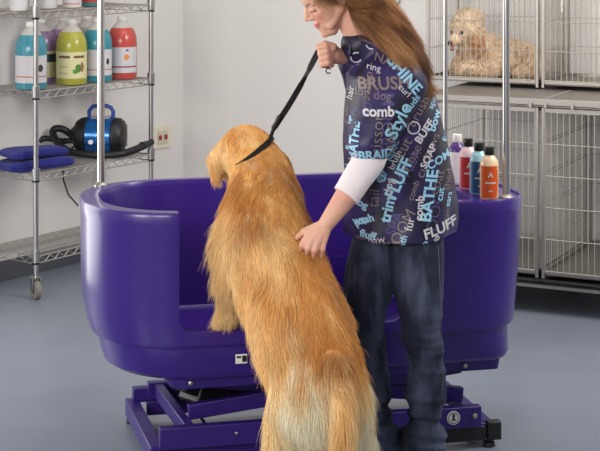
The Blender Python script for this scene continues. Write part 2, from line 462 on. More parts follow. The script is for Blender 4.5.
m = MB(); m.box(0, -.04, .008, .2, .02, .014); m.box(0, .04, .008, .2, .02, .014)
m.build('base_bracket', M_black, dry, bevel=.003)
m = MB(); m.tube([(-.06, 0, zc+.085), (-.062, 0, zc+.125), (-.045, 0, zc+.148), (-.02, 0, zc+.153), (.03, 0, zc+.153), (.052, 0, zc+.145), (.064, 0, zc+.125), (.062, 0, zc+.085)], .0105, 12)
m.build('carry_handle', mat('blue_handle', c(30, 60, 140), .35), dry)
m = MB(); m.box(0, -.0, zc+.094, .1, .05, .012); m.build('rating_plate', mat('silver_plate', c(150, 155, 165), .3, .7), dry, bevel=.003)
m = MB(); m.cyl((-.03, -.088, zc-.02), (-.03, -.098, zc-.02), .012, 14); m.build('switch', M_white, dry)
def corrugated(pts, r, name, parent, mtl, sub=7):
    P = [Vector(p) for p in pts]; out = []
    for i in range(len(P)-1):
        a = P[max(i-1, 0)]; b_ = P[i]; c_ = P[i+1]; d = P[min(i+2, len(P)-1)]
        for k in range(sub):
            t_ = k/sub
            out.append(.5*((2*b_)+(c_-a)*t_+(2*a-5*b_+4*c_-d)*t_*t_+(3*b_-a-3*c_+d)*t_**3))
    out.append(P[-1]); m = MB()
    m.tube(out, [r*(1 if i % 2 else .84) for i in range(len(out))], 12)
    return m.build(name, mtl, parent, smooth=70)
corrugated([(-.15, 0, zc), (-.2, -.02, zc+.035), (-.24, -.03, zc+.03), (-.22, -.075, zc-.01), (-.15, -.115, zc-.06), (-.05, -.125, zc-.078), (.06, -.12, zc-.08), (.13, -.10, zc-.076), (.18, -.03, zc-.065), (.215, .05, zc-.052)], .02, 'hose', dry, M_black, 9)
corrugated([(-.10, .0, zc-.02), (-.2, .0, zc-.03), (-.29, -.02, zc-.015), (-.335, -.03, zc-.05), (-.3, -.05, zc-.08), (-.2, -.06, zc-.084), (-.1, -.07, zc-.08)], .016, 'hose_coil', dry, M_black, 8)
m = MB(); m.tube([(.205, .035, zc-.054), (.22, .06, zc-.05), (.235, .09, zc-.045), (.24, .105, zc-.042)], [.022, .019, .016, .017], 12); m.build('nozzle', M_black, dry)
m = MB(); m.tube([(-.12, -.05, .06), (-.15, -.14, .02), (-.152, -.178, -.02), (-.145, -.185, -.1), (-.12, -.185, -.17), (-.07, -.185, -.225)], .005, 6); m.build('power_cord', M_black, dry)

# ------------------------------------------------------------------ grooming tub on its lift
TR = R(13); TC = Vector((-.002, 5.555, 0))
tub = thing('grooming_tub', 'large purple dog grooming tub on a low scissor lift base', 'grooming tub', TC, TR)
def plan(xL, xR, yF, yB, rL, rR, z, n=14):
    pts = []
    for cx, cy, r, a0 in ((xR-rR, yB-rR, rR, 0), (xL+rL, yB-rL, rL, 90), (xL+rL, yF+rL, rL, 180), (xR-rR, yF+rR, rR, 270)):
        for k in range(n+1):
            a = R(a0+90*k/n); pts.append(Vector((cx+r*math.cos(a), cy+r*math.sin(a), z)))
    return pts
def solid(levels):
    m = MB(); m.loft([plan(*l) for l in levels]); return m.mesh('work')
def obj_tmp(me):
    o = bpy.data.objects.new('cutter', me); col.objects.link(o); return o
outer = solid([(-.655, .662, -.325, .325, .26, .09, .31), (-.68, .672, -.335, .335, .27, .10, .326), (-.70, .68, -.34, .34, .28, .14, .405), (-.702, .682, -.342, .342, .28, .14, .418),
               (-.722, .702, -.353, .353, .29, .17, .420), (-.728, .706, -.355, .355, .30, .17, .43), (-.742, .716, -.356, .356, .30, .18, .5), (-.75, .728, -.356, .356, .31, .19, .6), (-.752, .74, -.356, .356, .32, .19, .8), (-.757, .745, -.36, .36, .32, .2, .838), (-.752, .74, -.356, .356, .32, .2, .85)])
cav_hi = solid([(-.665, .51, -.30, .305, .25, .06, .55), (-.685, .53, -.31, .315, .27, .06, .83), (-.695, .535, -.312, .322, .275, .06, .86)])
cav_lo = solid([(-.60, .46, -.29, .275, .2, .1, .385), (-.65, .50, -.30, .296, .24, .08, .40), (-.658, .515, -.30, .297, .24, .08, .56)])
ledge = solid([(.555, .722, -.328, .325, .02, .12, .842), (.553, .724, -.33, .327, .02, .12, .87)])
def opening_mesh():
    m = MB(); x0, x1, z0, z1, r = -.475, .27, .465, 1.2, .045
    pr = [(x0, z1)]
    for k in range(8): a = R(180+90*k/7); pr.append((x0+r+r*math.cos(a), z0+r+r*math.sin(a)))
    for k in range(8): a = R(270+90*k/7); pr.append((x1-r+r*math.cos(a), z0+r+r*math.sin(a)))
    pr.append((x1, z1))
    m.loft([[Vector((x, y, z)) for x, z in pr] for y in (-.6, -.2)]); return m.mesh('work')
cut = [obj_tmp(x) for x in (cav_lo, cav_hi, opening_mesh(), ledge)]
me = evaluated(outer, [('BOOLEAN', dict(object=o, operation='DIFFERENCE', solver='EXACT')) for o in cut]+[('BEVEL', dict(width=.007, segments=3, limit_method='ANGLE', angle_limit=R(50)))])
for o in cut: d = o.data; bpy.data.objects.remove(o); bpy.data.meshes.remove(d)
basin = finish(me, 'basin', M_purple, tub, smooth=42)
m = MB(); m.loft([plan(-.49, .625, -.30, .27, .06, .02, .270), plan(-.52, .63, -.305, .29, .08, .02, .312)]); m.build('under_tray', M_pmetal, tub, bevel=.004)
m = MB(); m.lathe([(.028, .386), (.03, .388), (.02, .389), (.004, .389)], 20, (-.2, .05, 0)); m.build('drain', M_chrome, tub)
m = MB(); m.cyl((.05, .275, .60), (.05, .30, .60), .014, 14); m.build('water_inlet', M_steel, tub)
def wall_y(x): return -.3425
def bolt(x, y, z, r=.008, parent=tub, name='bolt'):
    q = MB(); q.tube([(x, y, z), (x, y-.006, z), (x, y-.009, z)], [r, r, r*.5], 10); return q.build(name, M_steel, parent)
bolt(-.43, -.303, .292); bolt(.50, -.303, .292)
m = MB(); m.box(-.272, -.3455, .372, .038, .003, .03); lb = m.build('maker_label', M_white, tub)
q = MB(); q.box(-.262, -.3475, .372, .014, .002, .02); q.box(-.280, -.3475, .378, .014, .002, .006); q.build('printed_mark', M_black, lb)
for (x, y, r, zz) in ((-.661, .255, .0125, 2.0), (.651, -.292, .0125, 2.0), (.628, .295, .0085, 1.9)):
    m = MB(); m.cyl((x, y, .835), (x, y, zz), r, 18); p = m.build('post', M_chrome, tub)
    q = MB(); q.lathe([(r+.001, 0), (r+.012, 0), (r+.012, .005), (r+.004, .012), (r+.001, .014)], 18, (x, y, .848 if x < 0 else .845)); q.build('post_flange', M_steel, p)
    q = MB(); q.lathe([(r+.001, 0), (r+.002, .004), (r*.5, .012)], 18, (x, y, zz)); q.build('post_cap', M_black, p)
# lift base
def bx(name, p, q_, w, h, mt=M_pmetal, bev=.003, parent=tub):
    m = MB(); m.beam(p, q_, w, h); return m.build(name, mt, parent, bevel=bev)
FX0, FX1, FY0, FY1 = -.50, .60, -.25, .25
bx('floor_rail', (FX0, FY0, .055), (FX1, FY0, .055), .03, .05)
bx('floor_rail', (FX0, FY1, .055), (FX1, FY1, .055), .03, .05)
bx('end_beam', (FX0-.035, FY0-.03, .055), (FX0-.05, FY1+.03, .055), .045, .06)
bx('end_beam', (FX1, FY0-.0, .055), (FX1, FY1, .055), .04, .05)
bx('cross_beam', (FX0-.05, FY1, .105), (FX0+.12, FY1, .105), .04, .05)
bx('slide_rail', (FX0+.07, FY0-.01, .125), (FX0+.035, FY1+.0, .125), .03, .05)
bx('front_rail', (FX0-.03, FY0-.035, .115), (.56, FY0-.035, .115), .035, .07)
bx('rear_rail', (FX0, FY1-.03, .125), (.56, FY1-.03, .125), .035, .06)
for y in (-.19, .2):
    bx('scissor_arm', (-.42, y, .165), (.52, y, .262), .03, .05)
    bx('scissor_arm', (-.40, y+.035, .262), (.54, y+.035, .15), .03, .05)
m = MB(); m.cyl((.05, -.2, .21), (.05, .25, .21), .014, 14); m.build('pivot_shaft', M_steel, tub)
Mx = Matrix.Translation((-.335, -.02, .175)) @ Matrix.Rotation(R(28), 4, 'Z') @ Matrix.Rotation(R(25), 4, 'Y')
m = MB(); m.box(0, 0, 0, .13, .11, .09, Mx); m.build('actuator_motor', M_black, tub, bevel=.008)
m = MB(); p0 = Mx @ Vector((-.06, .0, .02)); m.box(-.09, .0, .015, .07, .09, .075, Mx); m.build('motor_cover', M_black, tub, bevel=.008)
m = MB(); m.cyl(Mx @ Vector((.06, 0, 0)), (.1, .05, .20), .022, 14); m.build('actuator_tube', M_black, tub)
m = MB(); m.tube([Mx @ Vector((-.02, -.05, -.03)), (-.36, -.08, .11), (-.34, -.11, .08), (-.30, -.14, .07)], .006, 8); m.build('motor_cable', M_black, tub)
m = MB(); m.beam((.34, -.262, .05), (.585, -.262, .05), .03, .05); m.build('mat_switch', M_black, tub, bevel=.004)
for x, y in ((FX0-.035, FY0), (FX0-.05, FY1+.015), (FX1, FY0-.01), (FX1, FY1)):
    m = MB(); m.lathe([(.02, 0.0005), (.022, .003), (.02, .016), (.008, .018), (.008, .04)], 16, (x, y, 0)); m.build('foot', M_black, tub)
m = MB(); m.box(FX1+.015, FY0-.012, .055, .05, .035, .062); m.build('corner_block', M_black, tub, bevel=.004)
m = MB(); m.tube([(.46, FY0-.053, .118), (.46, FY0-.0555, .118)], .023, 28); bd = m.build('badge', M_white, tub)
m = MB(); m.tube([(.46+.018*math.cos(a), FY0-.0565, .118+.018*math.sin(a)) for a in np.linspace(0, 6.2832, 24, endpoint=False)], .0012, 5, closed=True)
m.box(.46, FY0-.0565, .124, .007, .002, .014); m.box(.46, FY0-.0565, .112, .015, .002, .004); m.box(.46, FY0-.0565, .116, .003, .002, .012); m.build('badge_symbol', M_black, bd)
bolt(.535, FY0-.052, .12, .009)
bolt(-.28, FY0-.052, .12, .006)

# ------------------------------------------------------------------ shampoo bottles on the tub ledge
def tub_pt(x, y, z):
    return TC+Vector((x*math.cos(TR)-y*math.sin(TR), x*math.sin(TR)+y*math.cos(TR), z))
def bottle(px_x, y, colb, collab, capm, label, shoulder, mark, capcol):
    t = thing('shampoo_bottle', label, 'bottle', tub_pt(px_x-.019, y, .8425), TR-.05, 'shampoo bottles on the tub ledge')
    t.scale = (1.1, 1.1, 1.06)
    prof = [(.0245, 0), (.0275, .003), (.0285, .012), (.0285, .108)]
    m = MB(); m.lathe(prof+[(.0283, .112)], 28); m.build('bottle_body', mat('bottle_body', colb, .3, coat=.3), t)
    m = MB(); m.lathe([(.0285, .1115), (.026, .125), (.0195, .136), (.013, .142), (.012, .146)], 28); m.build('shoulder', mat('bottle_shoulder', shoulder, .3, coat=.3), t)
    m = MB(); m.lathe([(.0145, .1435), (.0152, .145), (.0152, .166), (.0145, .169)], 22); m.build('cap', capm, t)
    # label wraps the front, with a curved pale edge beside it
    q = MB(); n = 22; fs = []; vs = []
    for j in range(9):
        h = .010+.100*j/8; a1 = .62+.22*math.sin(math.pi*j/8)
        for a in np.linspace(-1.25, a1, n): vs.append(Vector((.0289*math.sin(a), -.0289*math.cos(a), h)))
    for j in range(8):
        for i in range(n-1): fs.append((j*n+i, j*n+i+1, (j+1)*n+i+1, (j+1)*n+i))
    q.add(vs, fs); lb = q.build('label', mat('bottle_label', collab, .45), t)
    for (txt, h, sz) in mark:
        cu = bpy.data.curves.new('t', 'FONT'); cu.body = txt; cu.size = sz; cu.align_x = 'CENTER'; cu.offset = .0004
        o = bpy.data.objects.new('t', cu); dg = bpy.context.evaluated_depsgraph_get(); tm = bpy.data.meshes.new_from_object(o)
        bpy.data.objects.remove(o)
        for v in tm.vertices:
            x, yy = v.co.x-.004, v.co.y; a = x/.0289; v.co = (.0293*math.sin(a), -.0293*math.cos(a), h+yy)
        finish(tm, 'lettering', mat('label_lettering', c(220, 214, 208), .5), lb, smooth=0)
    return t
M_caps = mat('black_cap', c(26, 27, 26), .4)
bottle(.606, .035, c(226, 222, 226), c(224, 220, 224), M_white, 'white shampoo bottle with a white cap and purple shoulder', c(74, 40, 112), [('e', .06, .02)], None)
bottle(.608, -.078, c(226, 176, 178), c(186, 34, 44), M_caps, 'red shampoo bottle with a black cap between white and blue bottles', c(226, 190, 190), [('A', .075, .026), ('shampoo', .055, .009)], None)
bottle(.609, -.188, c(140, 190, 206), c(34, 84, 128), M_caps, 'blue shampoo bottle with a black cap between red and orange bottles', c(160, 204, 214), [('A', .075, .026), ('shampoo', .055, .0095), ('clean', .03, .007)], None)
bottle(.610, -.290, c(236, 190, 140), c(216, 84, 24), M_caps, 'orange shampoo bottle with a black cap nearest the chrome post', c(236, 204, 166), [('A', .075, .022), ('shampoo', .055, .0095), ('coat', .03, .007)], None)

# ------------------------------------------------------------------ kennel cages
CF = Vector((.674, 7.44, 0)); crot = math.atan2(E1.y, E1.x)
def cl(px, off=0.0):
    """distance along the cage front (offset back by off) of pixel column px"""
    P0 = CF+E2*off; p = on_line(px, P0, E1); return (p-P0).dot(E1)
def wire_panel(m, x0, x1, z0, z1, y, sp=.029, hs=.135, r=.0017, axis='x'):
    n = max(1, int(round((x1-x0)/sp)))
    P = (lambda a, z: (a, y, z)) if axis == 'x' else (lambda a, z: (y, a, z))
    for i in range(n+1):
        a = x0+(x1-x0)*i/n; m.tube([P(a, z0), P(a, z1)], r, 5)
    k = max(1, int(round((z1-z0)/hs)))
    for i in range(k+1):
        z = z0+(z1-z0)*i/k; m.tube([P(x0, z), P(x1, z)], r*1.15, 5)
def cage(label, off, x0, x1, z0, z1, depth, group, doorx=None, sp=.029, hs=.135, casters=False, raised=.03):
    base = CF+E2*off; t = thing('kennel_cage', label, 'cage', (base.x, base.y, z0), crot, group)
    H = z1-z0; fr = .011
    for (x, y) in ((x0+.012, .012), (x1-.012, .012), (x0+.012, depth-.012), (x1-.012, depth-.012)):
        m = MB(); m.box(x, y, H/2, .015, .015, H); m.build('corner_post', M_steel, t, bevel=.002)
    for z in (raised, H-.012):
        m = MB()
        for y in (.012, depth-.012): m.beam((x0+.02, y, z), (x1-.02, y, z), .014, .016)
        for x in (x0+.012, x1-.012): m.beam((x, .02, z), (x, depth-.02, z), .014, .016)
        m.build('frame_rail', M_steel, t)
    for y, ax, a0, a1 in ((depth-.012, 'x', x0+.02, x1-.02), (x0+.012, 'y', .02, depth-.02), (x1-.012, 'y', .02, depth-.02)):
        m = MB(); wire_panel(m, a0, a1, raised, H-.02, y, sp, hs, .0016, ax); m.build('wire_panel', M_wire, t)
    m = MB(); wire_panel(m, x0+.02, x1-.02, H-.021, H-.019, 0, sp, 1, .0016)
    m = MB(); 
    dm = MB(); wire_panel(dm, x0+.022, x1-.022, raised+.005, H-.022, .004, sp, hs, .0019)
    do = dm.build('door', M_wire, t)
    lx = (x0+(x1-x0)*.18) if doorx is None else doorx
    lt = MB(); lt.box(lx, -.004, H*.52, .012, .008, .06); lt.cyl((lx, -.008, H*.52), (lx, -.02, H*.52), .004, 8); lt.build('latch', M_steel, do)
    tr = MB(); tr.box((x0+x1)/2, depth/2, raised-.012, x1-x0-.04, depth-.03, .008); tr.build('floor_tray', M_deck, t)
    return t
LX0, LXM, LX1 = cl(424), cl(539), cl(539)+.62
cage('lower wire kennel cage behind the bottles and the chrome tub posts', 0, LX0, LXM, .17, .945, .80, 'wire kennel cages against the back wall')
cage('lower wire kennel cage at the right edge, under the empty upper cage', 0, LXM+.005, LX1, .17, .945, .80, 'wire kennel cages against the back wall')
OFF = .40
UX0, UXM, UX1 = cl(425, OFF), cl(539, OFF), cl(539, OFF)+.62
cage('upper wire kennel cage holding the curly cream poodle', OFF, UX0, UXM, .99, 1.75, .44, 'wire kennel cages against the back wall', sp=.027, hs=.15, raised=.03)
cage('empty upper wire kennel cage to the right of the poodle', OFF, UXM+.005, UX1, .99, 1.75, .44, 'wire kennel cages against the back wall', sp=.027, hs=.15, raised=.03)
dk = thing('kennel_deck', 'grey metal deck between the lower and upper kennel cages', 'deck', (CF.x, CF.y, .946), crot)
m = MB(); m.box((LX0+LX1)/2, .42, .026, LX1-LX0, .83, .022); m.build('deck_plate', M_deck, dk, bevel=.002)
m = MB(); m.box((LX0+LX1)/2, -.004, .024, LX1-LX0+.01, .02, .03); m.box((LX0+LX1)/2, -.002, .005, LX1-LX0+.01, .012, .008); m.build('front_rail', M_steel, dk, bevel=.003)
m = MB(); m.beam((LXM+.03, .02, .039), (LXM+.03, .40, .039), .012, .003); m.build('seam_strip', M_wire, dk)
for dx in (-.035, .035, .16):
    m = MB(); m.box(LXM+dx, -.017, .012, .016, .008, .03); m.build('clip', M_steel, dk, bevel=.002)
kb = thing('kennel_stand', 'low steel stand with casters under the lower kennel cages', 'stand', (CF.x, CF.y, 0), crot)
m = MB()
for y in (.01, .79): m.beam((LX0, y, .135), (LX1, y, .135), .022, .014)
for x in (LX0+.01, LXM, LX1-.01): m.beam((x, .02, .135), (x, .78, .135), .02, .014); 
m.build('stand_frame', M_steel, kb)
m = MB(); m.box((LX0+LX1)/2, .40, .158, LX1-LX0-.02, .76, .012); m.build('shade_tray', mat('dark_tray', c(58, 56, 58), .5, .3), kb)  # added solid sheet that blocks light from the floor under the cages
for x in (LX0+.05, LX1-.05):
    for y in (.05, .74):
        m = MB(); m.cyl((x, y-.012, .045), (x, y+.012, .045), .044, 20); m.build('caster', M_rubber, kb)
        m = MB(); m.box(x, y, .105, .03, .036, .05); m.build('caster_fork', M_steel, kb)

# ------------------------------------------------------------------ poodle in the upper cage
YP = 7.93
def PW(px, py, dy=0): return W(px, py, YP+dy)
pz = 1.018; pxm = W(500, 60, YP)
pood = thing('poodle', 'curly cream poodle lying in the upper wire kennel cage', 'dog', (0, 0, 0))
s_ = YP/FPX
def onfloor(px, dy, h): v = W(px, 0, YP+dy-(px-500)*.0024); v.z = pz+h; return v
m = MB()
ellipsoid(m, onfloor(509, .05, .09), (.16, .10, .09))
ellipsoid(m, onfloor(484, .03, .11), (.10, .09, .11))
ellipsoid(m, onfloor(533, .04, .08), (.055, .09, .08))
capsule(m, onfloor(478, 0, .11), .08, onfloor(470, -.02, .19), .06)
hd = onfloor(467, -.03, .235)
ellipsoid(m, hd, (.085, .08, .085)); ellipsoid(m, hd+Vector((.01, 0, .04)), (.075, .075, .06))
F = Vector((-.72, -.66, -.2)).normalized()
capsule(m, hd+F*.05+Vector((0, 0, -.02)), .036, hd+F*.105+Vector((0, 0, -.042)), .024)
ear = hd+Vector((.035, -.075, -.02)); capsule(m, ear, .03, ear+Vector((.012, -.005, -.075)), .035)
ear2 = hd+Vector((-.0, .075, -.02)); capsule(m, ear2, .03, ear2+Vector((.01, .005, -.075)), .035)
capsule(m, onfloor(484, -.03, .05), .045, onfloor(462, -.10, .035), .034)
capsule(m, onfloor(492, -.06, .045), .045, onfloor(474, -.115, .035), .036)
capsule(m, onfloor(468, .02, .12), .05, onfloor(455, -.04, .03), .03)
capsule(m, onfloor(536, -.05, .05), .05, onfloor(520, -.08, .03), .032)
me = fuse(m, .007, 5)
me.validate()
def curls(co, nn):
    out = np.empty(len(co))
    for i, p in enumerate(co):
        v = Vector(p); out[i] = .007*(noise.noise(v*55)+.5*noise.noise(v*110))
    face = ((co-np.array(hd+F*.11+Vector((0, 0, -.04))))**2).sum(1) < .055**2
    out[face] *= .15
    out[co[:, 2] < pz+.02] = 0
    return out
displace(me, curls)
hdn = np.array(hd); earn = np.array(ear+Vector((.005, -.01, -.05)))
def pcol(co):
    base = mix(lin(226, 204, 176), lin(208, 180, 148), .5+.5*wobble(co, 25, 4)[:, 0])
    d = np.linalg.norm(co-earn, axis=1); base = mix(base, lin(188, 142, 100), 1-sstep(d, .03, .07))
    d2 = np.linalg.norm(co-np.array(hd+F*.12+Vector((0, 0, -.05))), axis=1); base = mix(base, lin(190, 150, 118), 1-sstep(d2, .02, .05))
    return base
vcolor(me, pcol)
finish(me, 'body', attr_mat('poodle_coat', .95), pood, smooth=180)
hfv = np.array(hd+F*.11+Vector((0, 0, -.04)))
strands('curly_fur', me, 26000, lambda P, N: wobble(P, 90, 6)+np.array([.1, 0, -.3]), lambda P, N: np.where(((P-hfv)**2).sum(1) < .05**2, .004, .022), lambda P, N, r: np.clip(pcol(P)*r.uniform(.8, 1.15, len(P))[:, None], 0, 1), attr_mat('poodle_fur', .8, hair=True), pood, steps=7, lift=.5, radius=.0010, curl=.6, clump=.5, seed=14, wfreq=90, gravity=.0)
M_nose = mat('dog_nose', c(40, 26, 26), .35)
def blobpart(name, o, r, mt, parent, radii=None, axes=None):
    q = MB(); ellipsoid(q, o, radii or (r, r, r), axes, 14, 8); return q.build(name, mt, parent, smooth=180)
blobpart('nose', hd+F*.128+Vector((0, 0, -.040)), .013, M_nose, pood)
sd = F.cross(Vector((0, 0, 1))).normalized()
for k in (-1, 1): blobpart('eye', hd+F*.078+sd*.03*k+Vector((0, 0, .0)), .010, M_nose, pood)
blobpart('tongue', hd+F*.112+Vector((0, 0, -.070)), .01, mat('tongue_pink', c(150, 84, 84), .5), pood, (.011, .010, .013))

# ------------------------------------------------------------------ golden retriever
dog = thing('golden_retriever', 'long haired golden retriever standing with its front paws on the purple tub sill', 'dog', (0, 0, 0))
AX = [(W(246, 150, 5.30), .085), (W(262, 174, 5.22), .10), (W(264, 208, 5.08), .124), (W(271, 252, 4.94), .142), (W(290, 300, 4.81), .142), (W(306, 348, 4.69), .144), (W(318, 385, 4.60), .132)]
m = MB(); chain(m, AX)
headc = W(239, 156, 5.33)
FD = Vector((-.30, .92, -.22)).normalized(); FS = FD.cross(Vector((0, 0, 1))).normalized(); FU = FS.cross(FD)
ellipsoid(m, headc, (.10, .078, .08), (FD, FS, FU))
capsule(m, headc+FD*.08-FU*.02, .048, headc+FD*.165-FU*.035, .032)
ellipsoid(m, W(259, 232, 5.06), (.125, .15, .16))      # chest
# ears
earL = W(216, 158, 5.27)
capsule(m, W(226, 143, 5.29), .022, W(217, 160, 5.27), .034); capsule(m, W(217, 160, 5.27), .032, W(215, 179, 5.27), .015)
capsule(m, W(262, 145, 5.38), .03, W(268, 165, 5.38), .035)
# front legs on the sill
chain(m, [(W(246, 245, 5.04), .08), (W(236, 280, 5.07), .058), (W(233, 304, 5.13), .038), (W(226, 322, 5.18), .030), (W(219, 325, 5.175), .026)])
chain(m, [(W(295, 250, 5.06), .08), (W(300, 285, 5.10), .055), (W(300, 308, 5.15), .038), (W(297, 322, 5.195), .030)])
# hind legs down to the floor
for sx, dy in ((-1, 0), (1, 0)):
    hip = W(319+sx*21, 395, 4.60); kn = hip+Vector((sx*.015, .09, -.17)); hk_ = Vector((hip.x+sx*.01, hip.y-.07, .14)); ft = Vector((hip.x+sx*.01, hip.y-.01, .03))
    chain(m, [(hip, .084), (kn, .072), (hk_, .038), (ft, .032), (ft+Vector((0, .06, -.002)), .029)])
tail_pts = [(W(334, 365, 4.52), .04), (W(340, 395, 4.48), .026), (W(343, 430, 4.43), .026), (W(345, 480, 4.43), .018), (W(345, 520, 4.40), .01)]
chain(m, tail_pts)
dm = fuse(m, .009, 8)
axP = np.array([list(p) for p, r in AX]); axP = axP  # head -> rump
segs = [(axP[i], axP[i+1], axP[i+1]-axP[i]) for i in range(len(axP)-1)]
segs = [(a, b_, d/np.linalg.norm(d)) for a, b_, d in segs]
legs = []
for a, b_ in ((W(246, 245, 5.04), W(236, 280, 5.07)), (W(236, 280, 5.07), W(226, 322, 5.18)), (W(295, 250, 5.06), W(300, 285, 5.1)), (W(300, 285, 5.1), W(297, 322, 5.19))):
    legs.append((a, b_))
for sx in (-1, 1):
    hip = W(319+sx*21, 395, 4.60); legs.append((hip+Vector((0, 0, -.04)), Vector((hip.x, hip.y, .1))))
legs.append((W(334, 370, 4.50), W(345, 520, 4.41)))
def nearest_dir(P, extra=True):
    best = np.full(len(P), 1e9); D = np.zeros_like(P)
    L = [(a, b_) for a, b_, d in segs]
    if extra: L = L+[(np.array(a), np.array(b_)) for a, b_ in legs]
    for a, b_ in L:
        a = np.array(a); b_ = np.array(b_); ab = b_-a; t_ = np.clip(((P-a) @ ab)/(ab @ ab), 0, 1)
        dd = np.linalg.norm(P-(a+t_[:, None]*ab), axis=1); k = dd < best; best[k] = dd[k]; D[k] = ab/np.linalg.norm(ab)
    return D
def scr(P):
    """picture columns and rows of points, used to place coat patches along the body"""
    Y = P[:, 1]; return P[:, 0]*FPX/Y+300, (CAM_H-P[:, 2])*FPX/Y+HORIZON
def dflow(P, N):
    D = nearest_dir(P); D = D+np.array([0, 0, -.35])
    return D
CHEST = np.array(W(225, 232, 5.02))
def dlen(P, N):
    x, y = scr(P); L = np.full(len(P), .040)
    L += .045*sstep(y, 160, 230)*0+.015*sstep(y, 200, 300)
    L = np.where(y < 190, .022+.02*sstep(y, 150, 200), L)
    ch = np.exp(-(((P-CHEST)/np.array([.09, .12, .11]))**2).sum(1)); L += .095*ch
    L += .028*sstep(y, 365, 400)
    L += .02*(N[:, 1] > .2)*sstep(y, 200, 240)
    pw = (P[:, 2] < .50) & (P[:, 1] > 5.1); L[pw] = .014
    L[P[:, 2] < .12] = .015
    mz = np.linalg.norm(P-np.array(headc+FD*.15), axis=1) < .08; L[mz] = .008
    L = np.where((y > 320) & (P[:, 1] > 5.05), .012, L)
    return L
# named colours of the coat
G1, G2, G3, G4, G5 = lin(230, 172, 94), lin(200, 132, 60), lin(248, 216, 158), lin(255, 246, 220), lin(156, 92, 40)
def coat(P, N=None):
    x, y = scr(P)
    w = wobble(P, 16, 11)[:, 0]; w2 = wobble(P*np.array([1, 1, .3]), 70, 12)[:, 1]
    base = mix(G1, G2, .45+.6*w+.6*w2); base = mix(base, G5, .45*sstep(w*.6+w2, .5, 1.3)); base = mix(base, G3, .5*sstep(-w*.6-w2, .4, 1.2))
    base = mix(base, G3, .75*np.exp(-(((x-268)/26)**2+((y-255)/24)**2))+.3*sstep(w2, .2, .9))         # pale saddle patch
    base = mix(base, G2, .7*np.exp(-(((x-316)/26)**2+((y-262)/34)**2)))
    base = mix(base, G2, .6*np.exp(-(((x-243)/24)**2+((y-135)/14)**2)))
    base = mix(base, G3, .65*np.exp(-(((x-222)/14)**2+((y-165)/18)**2)))
    base = mix(base, G3, .7*(1-sstep(x-(y-200)*.12, 222, 245))*sstep(y, 190, 215))                      # chest side
    base = mix(base, G3, .45*sstep(y, 290, 350)*(1-sstep(x, 280, 330)))
    base = mix(base, G2, .55*np.exp(-(((x-330)/34)**2+((y-345)/26)**2)))
    base = mix(base, G5, .5*np.exp(-(((x-335)/13)**2+((y-362)/12)**2)))
    st = wobble(P*np.array([1, 1, .12]), 130, 19)[:, 0]; br = sstep(y+16*w2+14*st, 366, 420)
    pat = np.clip(np.exp(-((x-305+8*w)/25)**4)+np.exp(-((x-364)/12)**4), 0, 1)
    base = mix(base, G3, .8*sstep(y+12*w2, 350, 405))
    mid = np.exp(-(((x-343)/5)**2))
    base = mix(base, G4, .95*br*pat)
    base = mix(base, G1, .6*br*mid)
    return base
def strand_col(P, N, r):
    return np.clip(coat(P)*r.uniform(.80, 1.18, len(P))[:, None], 0, 1)
vcolor(dm, lambda co: coat(co)*.92)
M_skinfur = attr_mat('retriever_undercoat', .9)
M_fur = attr_mat('retriever_fur', .55, hair=True)
dbody = finish(dm, 'body', M_skinfur, dog, smooth=180)
strands('fur', dm, 95000, dflow, dlen, strand_col, M_fur, dog, steps=6, lift=.32, radius=.00075, clump=.42, seed=5, gravity=.28, wfreq=42)
blobpart('nose', headc+FD*.20-FU*.03, .017, M_nose, dog)
for k in (-1, 1): blobpart('eye', headc+FD*.085+FS*.035*k+FU*.025, .011, M_nose, dog)
dbvh = BVHTree.FromPolygons([v.co.copy() for v in dm.vertices], [tuple(p.vertices) for p in dm.polygons])

# ------------------------------------------------------------------ the groomer
Y0 = 5.08
person = thing('person', 'woman with long auburn hair in a patterned grooming smock and jeans, holding a leash', 'person', (W(412, 0, Y0).x, Y0, 0))
PO = Vector(person.location)
def B(px, py, Y): return W(px, py, Y)-PO
# head frame
pitch, yaw = R(35), R(12)
HF = Vector((-math.cos(pitch)*math.cos(yaw), -math.cos(pitch)*math.sin(yaw), -math.sin(pitch)))
HL = Vector((math.sin(yaw), -math.cos(yaw), 0))
HU = HF.cross(HL).normalized()
if HU.z < 0: HU = -HU
HO = B(331, -5, 5.06)
def H(x, y, z): return HO+HF*x+HL*y+HU*z
AXH = (HF, HL, HU)
m = MB()
ellipsoid(m, H(-.012, 0, .028), (.092, .073, .082), AXH)
ellipsoid(m, H(.035, 0, -.022), (.058, .058, .070), AXH)
ellipsoid(m, H(.045, 0, .035), (.045, .055, .045), AXH)
ellipsoid(m, H(.046, 0, -.058), (.043, .044, .036), AXH)
capsule(m, H(.086, 0, -.088), .0135, H(.062, 0, -.086), .026)
capsule(m, H(.076, 0, -.07), .020, H(.060, 0, -.06), .03)
for k in (-1, 1):
    capsule(m, H(.058, .028*k, -.070), .017, H(.004, .044*k, -.040), .020)  # jaw
    ellipsoid(m, H(.062, .032*k, -.02), (.022, .020, .022), AXH)          # cheek
    capsule(m, H(.083, .012*k, .018), .0075, H(.070, .040*k, .018), .0075)  # brow ridge
    ellipsoid(m, H(.074, .030*k, .002), (.0125, .013, .010), AXH)         # closed lids
    ellipsoid(m, H(-.008, .073*k, -.008), (.018, .006, .030), AXH)        # ear
    ellipsoid(m, H(.098, .009*k, -.024), (.009, .008, .006), AXH)
capsule(m, H(.088, 0, .014), .007, H(.108, 0, -.016), .009)
ellipsoid(m, H(.090, 0, -.046), (.011, .021, .006), AXH); ellipsoid(m, H(.090, 0, -.058), (.010, .017, .0065), AXH)
